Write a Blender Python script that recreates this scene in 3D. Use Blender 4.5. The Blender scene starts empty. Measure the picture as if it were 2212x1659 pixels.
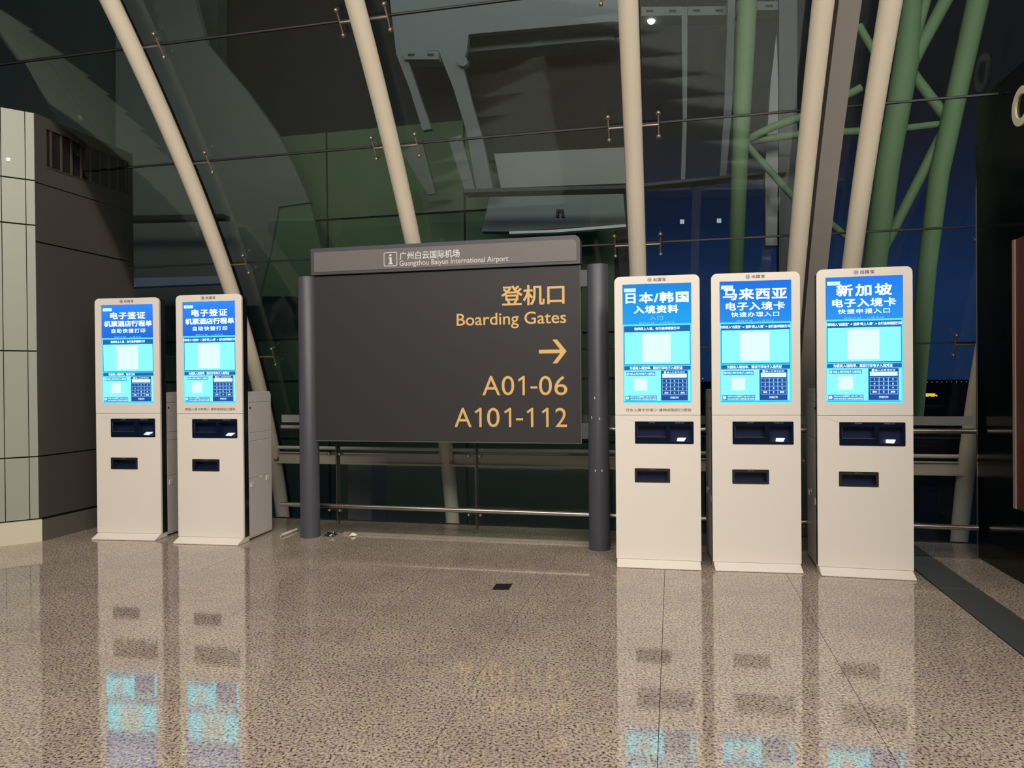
import bpy, bmesh, math, random
from mathutils import Vector, Matrix
from mathutils.geometry import tessellate_polygon
random.seed(4)
S = bpy.context.scene
COL = S.collection
PI = math.pi

# ------------------------------------------------------------------ camera, world, lights, exposure
F_PX, PITCH, ROLL, EYE = 1547.9, -0.00619, 0.00867, 1.3268
cd = bpy.data.cameras.new('camera'); cam = bpy.data.objects.new('camera', cd); COL.objects.link(cam)
cd.sensor_width = 36; cd.lens = 36 * F_PX / 2212; cd.clip_start = .05; cd.clip_end = 2000
cp, sp, cr, sr = math.cos(PITCH), math.sin(PITCH), math.cos(ROLL), math.sin(ROLL)
R0, U0, FW = Vector((1, 0, 0)), Vector((0, -sp, cp)), Vector((0, cp, sp))
RR, UU = R0 * cr - U0 * sr, R0 * sr + U0 * cr
m = Matrix((RR, UU, -FW)).transposed().to_4x4(); m.translation = (0, 0, EYE)
cam.matrix_world = m
S.camera = cam
S.view_settings.view_transform = 'Standard'; S.view_settings.look = 'None'
S.view_settings.gamma = 1; S.view_settings.use_curve_mapping = False
S.view_settings.exposure = 0.0

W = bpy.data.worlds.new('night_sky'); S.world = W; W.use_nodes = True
nt = W.node_tree; nt.nodes.clear()
wo = nt.nodes.new('ShaderNodeOutputWorld'); bg = nt.nodes.new('ShaderNodeBackground')
tc = nt.nodes.new('ShaderNodeTexCoord'); sx = nt.nodes.new('ShaderNodeSeparateXYZ'); rp = nt.nodes.new('ShaderNodeValToRGB')
nt.links.new(tc.outputs['Generated'], sx.inputs[0]); nt.links.new(sx.outputs['Z'], rp.inputs[0])
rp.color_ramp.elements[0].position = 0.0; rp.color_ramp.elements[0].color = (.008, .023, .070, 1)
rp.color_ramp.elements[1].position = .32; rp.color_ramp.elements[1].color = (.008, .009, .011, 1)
e_ = rp.color_ramp.elements.new(.10); e_.color = (.009, .026, .085, 1); e_ = rp.color_ramp.elements.new(.20); e_.color = (.007, .014, .040, 1)  # blue band above the horizon paints in the screens' haze
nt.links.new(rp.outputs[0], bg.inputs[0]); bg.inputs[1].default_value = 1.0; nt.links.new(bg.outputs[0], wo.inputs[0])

def area(name, loc, target, sx_, sy_, power, col):
    l = bpy.data.lights.new(name, 'AREA'); l.shape = 'RECTANGLE'; l.size = sx_; l.size_y = sy_; l.energy = power; l.color = col
    o = bpy.data.objects.new(name, l); COL.objects.link(o); o.location = loc
    o.rotation_euler = (Vector(target) - Vector(loc)).to_track_quat('-Z', 'Y').to_euler()
    return o
area('hall_light', (1.0, -3.2, 6.2), (.3, 5.2, .6), 9, 3.0, 960, (1, .925, .84))
area('hall_light', (-3.5, 1.0, 6.4), (-1.0, 4.6, .2), 3.0, 3.0, 165, (1, .92, .80))
area('hall_light', (3.0, 1.0, 6.4), (1.0, 4.6, .2), 3.0, 3.0, 50, (1, .92, .80))
area('exterior_fill', (-1.5, 10.5, 7.5), (-1.5, 16, 2.2), 7.0, 2.0, 17, (.95, 1.0, .97))  # added fill that brightens the shapes outside, no lamp seen there
area('exterior_fill', (7.0, 7.5, 1.0), (6.3, 10.5, 6), 2.5, 2.0, 18, (.85, 1.0, .80))  # added fill from below for the truss, no lamp seen there

# ------------------------------------------------------------------ wall frame: s along the glass wall, t towards the room, z up
A0 = -0.22
ORG = Vector((0, 5.906, 0)); EV = Vector((math.cos(A0), math.sin(A0), 0)); NV = Vector((math.sin(A0), -math.cos(A0), 0))
def P(s, t, z=0): return ORG + EV * s + NV * t + Vector((0, 0, z))
def ray(px, py):
    dx, dy = px - 1106, py - 829.5
    return RR * (dx / F_PX) + UU * (-dy / F_PX) + FW
def st_at(px, py, t):            # where a sight line meets the vertical plane t: (s, z)
    d = ray(px, py); c0 = Vector((0, 0, EYE))
    k = (t - (c0 - ORG).dot(NV)) / d.dot(NV); q = c0 + d * k
    return (q - ORG).dot(EV), q.z
def curve_t(z): return .0014 * z ** 3 + .0763 * z * z + .2146 * z - 1.0303     # the columns' bend towards the room

# ------------------------------------------------------------------ materials
MATS = {}
def srgb(c): return tuple(((v / 255) / 12.92 if v / 255 <= .04045 else ((v / 255 + .055) / 1.055) ** 2.4) for v in c) + (1,)
def mat(name, col, rough=.5, metal=0, emit=None, es=1.0, bump=0, bscale=60, var=0.0, ior=1.5, spec=.5):
    if name in MATS: return MATS[name]
    mt = bpy.data.materials.new(name); mt.use_nodes = True; n = mt.node_tree; b = n.nodes['Principled BSDF']
    c = srgb(col)
    b.inputs['Base Color'].default_value = c; b.inputs['Roughness'].default_value = rough; b.inputs['Metallic'].default_value = metal
    b.inputs['IOR'].default_value = ior; b.inputs['Specular IOR Level'].default_value = spec
    t = n.nodes.new('ShaderNodeTexCoord'); no = n.nodes.new('ShaderNodeTexNoise'); no.inputs['Scale'].default_value = bscale
    n.links.new(t.outputs['Object'], no.inputs['Vector'])
    if var:
        mx = n.nodes.new('ShaderNodeMix'); mx.data_type = 'RGBA'
        mx.inputs[6].default_value = tuple(v * (1 - var) for v in c[:3]) + (1,); mx.inputs[7].default_value = tuple(min(1, v * (1 + var)) for v in c[:3]) + (1,)
        n.links.new(no.outputs['Fac'], mx.inputs[0]); n.links.new(mx.outputs[2], b.inputs['Base Color'])
    if bump:
        bp = n.nodes.new('ShaderNodeBump'); bp.inputs['Strength'].default_value = bump; bp.inputs['Distance'].default_value = .002
        n.links.new(no.outputs['Fac'], bp.inputs['Height']); n.links.new(bp.outputs[0], b.inputs['Normal'])
    if emit:
        b.inputs['Emission Color'].default_value = srgb(emit) if max(emit) > 6 else tuple(emit) + (1,)
        b.inputs['Emission Strength'].default_value = es
    MATS[name] = mt; return mt
def glass(name, tint, f0, rough=0.0, power=5):
    mt = bpy.data.materials.new(name); mt.use_nodes = True; n = mt.node_tree; n.nodes.clear()
    o = n.nodes.new('ShaderNodeOutputMaterial'); mx = n.nodes.new('ShaderNodeMixShader'); tr = n.nodes.new('ShaderNodeBsdfTransparent')
    gl = n.nodes.new('ShaderNodeBsdfGlossy'); fr = n.nodes.new('ShaderNodeFresnel'); fr.inputs['IOR'].default_value = f0
    tr.inputs[0].default_value = tint; gl.inputs['Roughness'].default_value = rough; gl.inputs['Color'].default_value = (.85, .95, .9, 1)
    n.links.new(fr.outputs[0], mx.inputs[0]); n.links.new(tr.outputs[0], mx.inputs[1]); n.links.new(gl.outputs[0], mx.inputs[2]); n.links.new(mx.outputs[0], o.inputs[0])
    return mt
def granite():
    mt = bpy.data.materials.new('polished_granite'); mt.use_nodes = True; n = mt.node_tree; b = n.nodes['Principled BSDF']; L = n.links
    g = n.nodes.new('ShaderNodeNewGeometry')
    def noise(scale, detail=3, rough=.6):
        q = n.nodes.new('ShaderNodeTexNoise'); q.inputs['Scale'].default_value = scale; q.inputs['Detail'].default_value = detail; q.inputs['Roughness'].default_value = rough
        L.new(g.outputs['Position'], q.inputs['Vector']); return q
    n1 = noise(85, 3, .65); r1 = n.nodes.new('ShaderNodeValToRGB'); L.new(n1.outputs['Fac'], r1.inputs[0])
    el = r1.color_ramp.elements
    el[0].position = .355; el[0].color = srgb((44, 36, 34)); el[1].position = .62; el[1].color = srgb((196, 184, 170))
    a = el.new(.42); a.color = srgb((116, 102, 94)); a = el.new(.47); a.color = srgb((160, 147, 135))
    n2 = noise(13, 3); r2 = n.nodes.new('ShaderNodeValToRGB'); L.new(n2.outputs['Fac'], r2.inputs[0])
    r2.color_ramp.elements[0].position = .43; r2.color_ramp.elements[0].color = (.93, .89, .93, 1)
    r2.color_ramp.elements[1].position = .57; r2.color_ramp.elements[1].color = (1.01, 1.01, .93, 1)
    mx = n.nodes.new('ShaderNodeMix'); mx.data_type = 'RGBA'; mx.blend_type = 'MULTIPLY'; mx.inputs[0].default_value = 1
    L.new(r1.outputs[0], mx.inputs[6]); L.new(r2.outputs[0], mx.inputs[7])
    n3 = noise(2.2, 2); r3 = n.nodes.new('ShaderNodeValToRGB'); L.new(n3.outputs['Fac'], r3.inputs[0])
    r3.color_ramp.elements[0].position = .3; r3.color_ramp.elements[0].color = (.86, .84, .84, 1)
    r3.color_ramp.elements[1].position = .7; r3.color_ramp.elements[1].color = (1.05, 1.05, 1.03, 1)
    m2 = n.nodes.new('ShaderNodeMix'); m2.data_type = 'RGBA'; m2.blend_type = 'MULTIPLY'; m2.inputs[0].default_value = 1
    L.new(mx.outputs[2], m2.inputs[6]); L.new(r3.outputs[0], m2.inputs[7]); L.new(m2.outputs[2], b.inputs['Base Color'])
    b.inputs['Roughness'].default_value = .05; b.inputs['IOR'].default_value = 1.75
    nb = noise(6, 2); bp = n.nodes.new('ShaderNodeBump'); bp.inputs['Strength'].default_value = .03; bp.inputs['Distance'].default_value = .002
    L.new(nb.outputs['Fac'], bp.inputs['Height']); L.new(bp.outputs[0], b.inputs['Normal'])
    return mt
GRAN = granite()
GLASS = glass('curtain_glass', (.93, .96, .945, 1), 1.36)
GLASS2 = glass('balustrade_glass', (.95, .97, .96, 1), 1.33)
white = mat('kiosk_white', (226, 219, 208), .38, bump=.05, bscale=300)
white_side = mat('kiosk_side_white', (205, 200, 195), .45, bump=.05, bscale=300)
black = mat('kiosk_black', (18, 18, 20), .35)
blackgl = mat('black_gloss', (18, 24, 40), .12)
colpaint = mat('column_paint', (216, 205, 184), .42, var=.04, bscale=3)
boxpaint = mat('box_column_paint', (132, 127, 120), .5, var=.04, bscale=3)
steel = mat('brushed_steel', (176, 170, 162), .28, 1, var=.08, bscale=40)
railwhite = mat('rail_white', (196, 188, 174), .4)
signtrim = mat('sign_edge', (84, 82, 82), .5)
signgrey = mat('sign_post_grey', (72, 72, 80), .45, var=.05, bscale=8)
signface = mat('sign_face', (45, 43, 44), .55, bump=.1, bscale=5, var=.04)
headgrey = mat('sign_header_grey', (108, 104, 101), .45, var=.03, bscale=10)
gold = mat('gold_letters', (222, 180, 112), .5)
lightletter = mat('white_letters', (214, 212, 206), .5)
seal = mat('black_sealant', (14, 15, 15), .6)
spider = mat('spider_steel', (150, 138, 122), .35, .8)

# ------------------------------------------------------------------ mesh builder
class MB:
    def __init__(s): s.v = []; s.f = []; s.mi = []; s.ms = []; s.cur = 0; s.sm = []
    def use(s, m):
        if m not in s.ms: s.ms.append(m)
        s.cur = s.ms.index(m); return s
    def add(s, vs, fs, smooth=False):
        b = len(s.v); s.v += [tuple(q) for q in vs]
        for f in fs: s.f.append(tuple(b + i for i in f)); s.mi.append(s.cur); s.sm.append(smooth)
        return s
    def box(s, x0, x1, y0, y1, z0, z1):
        return s.add([(x, y, z) for z in (z0, z1) for y in (y0, y1) for x in (x0, x1)],
                     [(0, 2, 3, 1), (4, 5, 7, 6), (0, 1, 5, 4), (2, 6, 7, 3), (0, 4, 6, 2), (1, 3, 7, 5)])
    def hexa(s, p): return s.add(p, [(0, 2, 3, 1), (4, 5, 7, 6), (0, 1, 5, 4), (2, 6, 7, 3), (0, 4, 6, 2), (1, 3, 7, 5)])
    def plate(s, outer, holes, y0, y1, fn=None):    # polygon in x,z with holes, from y0 (front) to y1 (back)
        fn = fn or (lambda x, y, z: (x, y, z))
        loops = [outer] + list(holes)
        flat = [q for l in loops for q in l]
        tris = tessellate_polygon([[Vector((x, z, 0)) for x, z in l] for l in loops])
        nn = len(flat); vs = [fn(x, y0, z) for x, z in flat] + [fn(x, y1, z) for x, z in flat]
        fs = []
        for t in tris:
            a, b_, c = [Vector(flat[i]) for i in t]
            if (b_ - a).cross(c - a) < 0: t = (t[0], t[2], t[1])
            fs.append(tuple(t)); fs.append(tuple(i + nn for i in reversed(t)))
        k = 0
        for li, l in enumerate(loops):
            ar = sum(l[i][0] * l[(i + 1) % len(l)][1] - l[(i + 1) % len(l)][0] * l[i][1] for i in range(len(l)))
            ccw = ar > 0
            if li: ccw = not ccw
            for i in range(len(l)):
                a, b_ = k + i, k + (i + 1) % len(l)
                fs.append((b_, a, a + nn, b_ + nn) if ccw else (a, b_, b_ + nn, a + nn))
            k += len(l)
        return s.add(vs, fs)
    def tube(s, pts, r, n=12, caps=True, smooth=True):
        pts = [Vector(q) for q in pts]; rs = r if isinstance(r, (list, tuple)) else [r] * len(pts)
        vs = []; fs = []; up = None
        for i, q in enumerate(pts):
            d = (pts[min(i + 1, len(pts) - 1)] - pts[max(i - 1, 0)]).normalized()
            if up is None:
                up = Vector((0, 0, 1)) if abs(d.z) < .9 else Vector((1, 0, 0))
            u = (up - d * up.dot(d)).normalized(); w = d.cross(u); up = u
            for k in range(n):
                a = 2 * PI * k / n; vs.append(q + (u * math.cos(a) + w * math.sin(a)) * rs[i])
        for i in range(len(pts) - 1):
            for k in range(n):
                a, b_ = i * n + k, i * n + (k + 1) % n
                fs.append((a, b_, b_ + n, a + n))
        s.add(vs, fs, smooth)
        if caps:
            s.add(vs[:n], [tuple(reversed(range(n)))]); s.add(vs[-n:], [tuple(range(n))])
        return s
    def ball(s, c, r, n=10, h=6, sz=1.0):
        c = Vector(c); vs = [c + Vector((0, 0, r * sz))]; fs = []
        for i in range(1, h):
            for k in range(n):
                a, b_ = PI * i / h, 2 * PI * k / n
                vs.append(c + Vector((r * math.sin(a) * math.cos(b_), r * math.sin(a) * math.sin(b_), r * sz * math.cos(a))))
        vs.append(c - Vector((0, 0, r * sz)))
        for k in range(n): fs.append((0, 1 + k, 1 + (k + 1) % n)); fs.append((len(vs) - 1, 1 + (h - 2) * n + (k + 1) % n, 1 + (h - 2) * n + k))
        for i in range(h - 2):
            for k in range(n):
                a, b_ = 1 + i * n + k, 1 + i * n + (k + 1) % n; fs.append((a, a + n, b_ + n, b_))
        return s.add(vs, fs, True)
    def text(s, body, x0, x1, z0, z1, y, bold=0.0, spacing=1.0, res=2, fn=None, keep=False, line=1.0):
        cu = bpy.data.curves.new('t', 'FONT'); cu.body = body; cu.size = 1; cu.space_character = spacing; cu.resolution_u = res; cu.space_line = line
        ob = bpy.data.objects.new('t', cu); COL.objects.link(ob)
        dg = bpy.context.evaluated_depsgraph_get(); me = bpy.data.meshes.new_from_object(ob.evaluated_get(dg))
        bpy.data.objects.remove(ob); bpy.data.curves.remove(cu)
        if len(me.vertices):
            xs = [v.co.x for v in me.vertices]; ys = [v.co.y for v in me.vertices]
            ax, bx, ay, by = min(xs), max(xs), min(ys), max(ys)
            kx = (x1 - x0) / (bx - ax); kz = (z1 - z0) / max(by - ay, 1e-6)
            if keep: kx = kz = min(kx, kz)
            cx = (x0 + x1) / 2 - kx * (ax + bx) / 2 if keep else x0 - kx * ax
            cz = (z0 + z1) / 2 - kz * (ay + by) / 2 if keep else z0 - kz * ay
            fn = fn or (lambda x, y_, z: (x, y_, z))
            hgt = (by - ay) * kz; o_ = bold * hgt
            for q, (dx, dz) in enumerate([(0, 0)] if not bold else [(-1, -1), (1, -1), (-1, 1), (1, 1), (0, 0)]):
                s.add([fn(v.co.x * kx * (1 - 2 * o_ / (x1 - x0)) + cx + (o_ if not keep else 0) + dx * o_, y - q * 2e-5, v.co.y * kz + cz + dz * o_ * .8) for v in me.vertices], [tuple(p.vertices) for p in me.polygons])
        bpy.data.meshes.remove(me); return s
    def build(s, name, parent=None, material=None, bevel=0, loc=None, rz=0, autosmooth=False):
        me = bpy.data.meshes.new(name); me.from_pydata(s.v, [], s.f)
        for mm in (s.ms or [material]): me.materials.append(mm)
        if s.ms: me.polygons.foreach_set('material_index', s.mi)
        me.polygons.foreach_set('use_smooth', s.sm); me.update()
        o = bpy.data.objects.new(name, me); COL.objects.link(o)
        if parent: o.parent = parent
        if loc is not None: o.location = loc; o.rotation_euler = (0, 0, rz)
        if bevel:
            b = o.modifiers.new('bevel', 'BEVEL'); b.width = bevel; b.segments = 2; b.limit_method = 'ANGLE'; b.angle_limit = math.radians(40)
        return o
def rrect(x0, x1, z0, z1, r, n=6, corners=(1, 1, 1, 1)):     # corners: bl, br, tr, tl ; counter-clockwise
    pts = []
    for (cx, cz, a0, on) in ((x0, z0, PI, corners[0]), (x1, z0, 1.5 * PI, corners[1]), (x1, z1, 0, corners[2]), (x0, z1, .5 * PI, corners[3])):
        if not on or r == 0: pts.append((cx, cz)); continue
        ox = cx + (r if cx == x0 else -r); oz = cz + (r if cz == z0 else -r)
        for k in range(n + 1):
            a = a0 + .5 * PI * k / n; pts.append((ox + r * math.cos(a), oz + r * math.sin(a)))
    return pts
def circ(cx, cz, r, n=24): return [(cx + r * math.cos(2 * PI * k / n), cz + r * math.sin(2 * PI * k / n)) for k in range(n)]
def tag(o, label=None, cat=None, group=None, kind=None):
    if label: o['label'] = label
    if cat: o['category'] = cat
    if group: o['group'] = group
    if kind: o['kind'] = kind
    return o
def empty(name, loc, rz=0, **k):
    o = bpy.data.objects.new(name, None); COL.objects.link(o); o.location = loc; o.rotation_euler = (0, 0, rz); o.empty_display_size = .1
    return tag(o, **k)

# ================================================================== SETTING: floor
floor = empty('floor', (0, 0, 0), kind='structure')
bed = MB().box(-9, 9, -9, .53, -.12, -.0125)
bed.use(mat('floor_bed', (40, 36, 34), .8))
o = bed.build('floor_bed', floor, loc=ORG, rz=A0)
o.parent = floor
SG = [2.9 + .0] ; TS, TT = .80, .815
s_edges = [2.03 - TS * k for k in range(0, 11)][::-1] + [2.896]
t_edges = [-.53, .12] + [.935 + TT * k for k in range(0, 9)]
cache = {}
def tile(s0, s1, t0, t1, name='floor_tile'):
    g = .0013; w, d = round(s1 - s0, 3), round(t1 - t0, 3)
    if (w, d) not in cache:
        mb = MB().use(GRAN); mb.box(-w / 2 + g, w / 2 - g, -d / 2 + g, d / 2 - g, -.012, 0)
        o = mb.build(name, floor); cache[(w, d)] = o.data
    else:
        o = bpy.data.objects.new(name, cache[(w, d)]); COL.objects.link(o); o.parent = floor
    o.location = P((s0 + s1) / 2, (t0 + t1) / 2); o.rotation_euler = (0, 0, A0)
for i in range(len(s_edges) - 1):
    for j in range(len(t_edges) - 1): tile(s_edges[i], s_edges[i + 1], t_edges[j], t_edges[j + 1])
for j in range(len(t_edges) - 1): tile(3.139, 3.70, t_edges[j], t_edges[j + 1])
tr = MB().use(mat('trench_cover', (78, 80, 80), .5, .3, var=.06, bscale=12))
for k in range(6):
    a = -.53 + k * 1.35; tr.box(2.904, 3.130, -(a + 1.345), -a, -.012, .004)
o = tr.build('trench_cover', floor, bevel=.002, loc=ORG, rz=A0)
o['label'] = 'dark grey metal strip set into the floor'
kerb = MB().use(mat('kerb_dark', (34, 36, 36), .7)); kerb.box(-4.2, 3.6, .53, .60, -.5, -.002)
kerb.build('floor_edge', floor, loc=ORG, rz=A0)

# ================================================================== SETTING: curtain wall of glass, panes between the columns
wall_back = empty('wall_back', ORG, A0, kind='structure')
CS = [-2.715, -.850, 1.022, 2.240, 2.640, 3.678]
VJ = [-3.84] + CS + [4.6]
HJ = [-.6, .80, 1.592, 2.436, 3.22, 3.945, 4.9]
OFF = -.16
def pane(s0, s1, z0, z1):
    mb = MB().use(GLASS); g = .006; N = 6; vs = []; fs = []
    for i in range(N + 1):
        z = z0 + g + (z1 - z0 - 2 * g) * i / N; t = curve_t(z) + OFF
        for (s, dt) in ((s0 + g, 0), (s1 - g, 0), (s1 - g, -.012), (s0 + g, -.012)): vs.append((s, -(t + dt), z))
    for i in range(N):
        for k in range(4):
            if (k == 3 and s0 < -3) or (k == 1 and abs(s1 - 3.44) < .01): continue
            a, b_ = i * 4 + k, i * 4 + (k + 1) % 4; fs.append((a, b_, b_ + 4, a + 4))
    fs.append((3, 2, 1, 0)); b = N * 4; fs.append((b, b + 1, b + 2, b + 3))
    mb.add(vs, fs); return mb.build('pane', wall_back)
for i in range(len(VJ) - 1):
    for j in range(len(HJ) - 1):
        a, b_ = VJ[i], VJ[i + 1]
        if i == 0: a = -6.5 if j == 5 else -3.84
        if i == 6: a, b_ = 3.678, 4.6
        if i == 5 and j > 2: b_ = 3.44
        if i == 6 and j > 2: continue
        if abs(a - 2.240) < 1e-6: pane(a, 2.32, HJ[j], HJ[j + 1]); pane(2.48, b_, HJ[j], HJ[j + 1])
        else: pane(a, b_, HJ[j], HJ[j + 1])
for z in HJ[1:-1]:
    t = curve_t(z) + OFF
    for a, b_ in (({3.22: -3.37, 3.945: -6.5}.get(z, -3.84), 2.33), (2.48, 3.44 if z > 2.4 else 4.6)): MB().use(seal).box(a, b_, -t - .003, -t + .015, z - .007, z + .007).build('sealant_joint', wall_back)
for s in VJ[1:-2]:
    mb = MB().use(seal); vs = []; fs = []; N = 30
    for i in range(N + 1):
        z = -.6 + 5.4 * i / N; t = curve_t(z) + OFF
        for (ds, dt) in ((-.007, .003), (.007, .003), (.007, -.015), (-.007, -.015)): vs.append((s + ds, -(t + dt), z))
    for i in range(N):
        for k in range(4): a, b_ = i * 4 + k, i * 4 + (k + 1) % 4; fs.append((a, b_, b_ + 4, a + 4))
    mb.add(vs, fs); mb.build('sealant_joint', wall_back)

# ------------------------------------------------------------------ columns with spider fittings
spots = ['leftmost column, its foot beside the grey cabinet of the second kiosk', 'column rising behind the boarding gates sign, left of its middle', 'upright column rising behind the kiosk just right of the sign',
         'column left of the grey box mullion behind the fourth kiosk', 'column right of the grey box mullion, above the rightmost kiosk', 'rightmost column, its foot beside the dark wall']
SPZ = [1.592, 2.436, 3.22, 3.945]
for ci, s in enumerate(CS):
    root = empty('column', P(s, -1.03, 0), A0, label='cream round steel ' + spots[ci], cat='column', group='curved cream columns of the glass wall')
    N = 44
    zt = 4.85
    mb = MB().use(colpaint)
    mb.tube([(0, -(curve_t(z) + 1.03), z) for z in [-.6 + (zt + .6) * i / N for i in range(N + 1)]], .068, 20, caps=True)
    mb.build('shaft', root)
    sides = {0: (1,), 1: (-1, 1), 2: (-1, 1), 3: (-1,), 4: (1,), 5: (-1,)}[ci]
    if ci in (3, 4): continue
    for z in SPZ:
        tc_, tg = curve_t(z) + 1.03, curve_t(z) + OFF + 1.03
        slope = (curve_t(z + .1) - curve_t(z - .1)) / .2
        d = Vector((0, -slope, 1)).normalized(); nn = Vector((0, -1, -slope)).normalized()
        sp_ = MB().use(spider)
        base = Vector((0, -(tg), z)) + nn * .05
        sp_.tube([Vector((0, -(tc_), z)) + nn * -.02, base], .013, 8)
        for sd in sides:
            sp_.tube([base, base + Vector((sd * .182, 0, 0))], .010, 8)
            sp_.tube([base + Vector((sd * .182, 0, 0)) - d * .085, base + Vector((sd * .182, 0, 0)) + d * .085], [.007, .009], 8)
        so = sp_.build('spider_fitting', root)
        for sd in sides:
            for q in (-1, 1):
                c = base + Vector((sd * .182, 0, 0)) + d * (.085 * q)
                kb = MB().use(spider); kb.tube([c - nn * .045, c + nn * .012], .007, 8); kb.tube([c - nn * .008, c + nn * .010], [.014, .017], 12); kb.ball(c + nn * .008, .015, 10, 6)
                kb.build('knob', so)
# grey box mullion between the pair of columns
mb = MB().use(boxpaint); N = 44; vs = []; fs = []
for i in range(N + 1):
    z = -.6 + 5.4 * i / N; t = curve_t(z) - .02 + 1.03
    for (ds, dt) in ((-.068, 0), (.068, 0), (.068, -.20), (-.068, -.20)): vs.append((ds, -(t + dt), z))
for i in range(N):
    for k in range(4): a, b_ = i * 4 + k, i * 4 + (k + 1) % 4; fs.append((a, b_, b_ + 4, a + 4))
fs += [(3, 2, 1, 0), tuple(N * 4 + k for k in range(4))]
mb.add(vs, fs)
o = mb.build('box_mullion', loc=P(2.405, -1.03, 0), rz=A0)
tag(o, 'flat grey square steel mullion between the close pair of cream columns', 'mullion')

# ------------------------------------------------------------------ white rail and channel beam outside the columns
for k in range(len(CS)):
    s0 = -3.8 if k == 0 else CS[k - 1]; s1 = CS[k]
    if k == 4: continue
    r = empty('guard_beam', P((s0 + s1) / 2, -.86, 0), A0, label=['white channel beam and tube left of the leftmost column, by the grey cabinet', 'white channel beam and tube under the left half of the sign', 'white channel beam and tube under the right half of the sign',
              'white channel beam glimpsed between the third and fourth kiosks', '', 'white channel beam and tube right of the rightmost kiosk'][k], cat='beam', group='white guard beams behind the columns')
    h = (s1 - s0) / 2 - .03
    MB().use(railwhite).tube([(-h, 0, .654), (h, 0, .654)], .0175, 12).build('tube', r)
    c = MB().use(railwhite); c.box(-h + .03, h, .015, .024, .495, .610); c.box(-h + .03, h, -.022, .024, .495, .512); c.box(-h + .03, h, -.012, .024, .600, .610)
    c.build('channel', r)
    b = MB().use(spider); b.box(-h - .0, -h + .035, -.01, .02, .515, .56)
    b.build('bracket', r); MB().use(spider).tube([(-h + .012, -.028, .53), (-h + .012, .01, .53)], .009, 8).build('bolt', r)

# ------------------------------------------------------------------ balustrade: glass, fins, tubes, sill
bal = empty('balustrade', P(.9, 0, 0), A0, label='glass balustrade with steel tubes running behind the sign and the kiosks', cat='railing')
def L(s): return s - .9
MB().use(steel).tube([(L(-2.10), -.03, .243), (L(3.42), -.03, .233)], .0195, 14).build('kick_tube', bal)
MB().use(steel).tube([(L(-2.10), 0, .925), (L(3.42), 0, .925)], .0195, 14).build('handrail', bal)
MB().use(mat('reflected_band_grey', (104, 108, 104), .5)).box(L(-2.10), L(3.42), .0, .012, .966, 1.032).build('reflected_band', bal)  # flat band standing in for a reflection above the handrail
fins = [-2.857, -1.592, -.327, .938, 2.203, 3.44]
for a, b_ in zip(fins[1:-1], fins[2:]):
    MB().use(GLASS2).box(L(a) + .006, L(b_) - .006, .0, .012, .012, .90).build('glass_panel', bal)
for s in fins[1:-1]:
    mb = MB().use(mat('fin_steel', (110, 104, 94), .35, .7))
    mb.plate([(.03, .93), (.03, .14), (.07, .06), (.095, .10), (.095, .93)], [], -.006, .006, fn=lambda x, y, z, s=s: (L(s) + y, x, z))
    fo = mb.build('fin_post', bal)
    for z in (.200, .690):
        c = MB().use(spider); c.tube([(L(s) - .05, .03, z), (L(s) + .05, .03, z)], .005, 8)
        for sd in (-1, 1): c.tube([(L(s) + sd * .05, .035, z), (L(s) + sd * .05, -.016, z)], .013, 12); c.ball((L(s) + sd * .05, -.016, z), .012)
        c.build('clamp', fo)
sl = MB().use(steel)
sl.use(mat('sill_metal', (170, 158, 142), .4, .5)); sl.box(L(-1.50), L(2.88), -.045, -.004, .001, .018); sl.box(L(-1.50), L(2.88), .016, .04, .001, .014)
sl.build('sill_channel', bal)

# ================================================================== left wall block, clad
wall_left = empty('wall_left', (-3.985, 6.02, 0), kind='structure')
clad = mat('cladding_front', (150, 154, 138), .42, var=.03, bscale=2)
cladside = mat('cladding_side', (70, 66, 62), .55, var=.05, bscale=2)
joint = mat('cladding_joint', (16, 15, 14), .8)
HW = 3.60
# front: runs to the left from the corner with a slight turn towards us; side: runs back towards the glass
fd = Vector((-.86, -.51, 0)).normalized() * 1.0
fd = (Vector((-4.20, 5.86, 0)) - Vector((-3.985, 6.02, 0))).normalized()
sd_ = -NV
def fpt(u, d, z): nrm = Vector((fd.y, -fd.x, 0)); nrm = nrm if nrm.y < 0 else -nrm; return fd * u + nrm * d + Vector((0, 0, z))
def spt(u, d, z): return sd_ * u + EV * d + Vector((0, 0, z))
core = MB().use(joint)
def hexfn(fn, u0, u1, d0, d1, z0, z1): return [fn(u, d, z) for z in (z0, z1) for d in (d0, d1) for u in (u0, u1)]
core.hexa(hexfn(fpt, .0, 1.6, -.35, -.016, 0, HW - .02)); core.hexa(hexfn(spt, 0.02, 1.12, -.40, -.016, 0, HW - .02))
core.build('core', wall_left)
fz = [.235, .66, 2.22, 2.83, HW]      # heights of the panel rows
fz = [.19, .715, 1.60, 2.655, 3.03, HW]
fu = [0, .066, .232, .43, 1.0, 1.5]
for i in range(len(fz) - 1):
    for k in range(len(fu) - 1):
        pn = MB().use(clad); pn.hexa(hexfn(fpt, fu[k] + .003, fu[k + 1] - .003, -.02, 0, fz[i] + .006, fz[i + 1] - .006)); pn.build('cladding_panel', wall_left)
sz = [.19, .715, 2.52, 3.02, HW]
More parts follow.
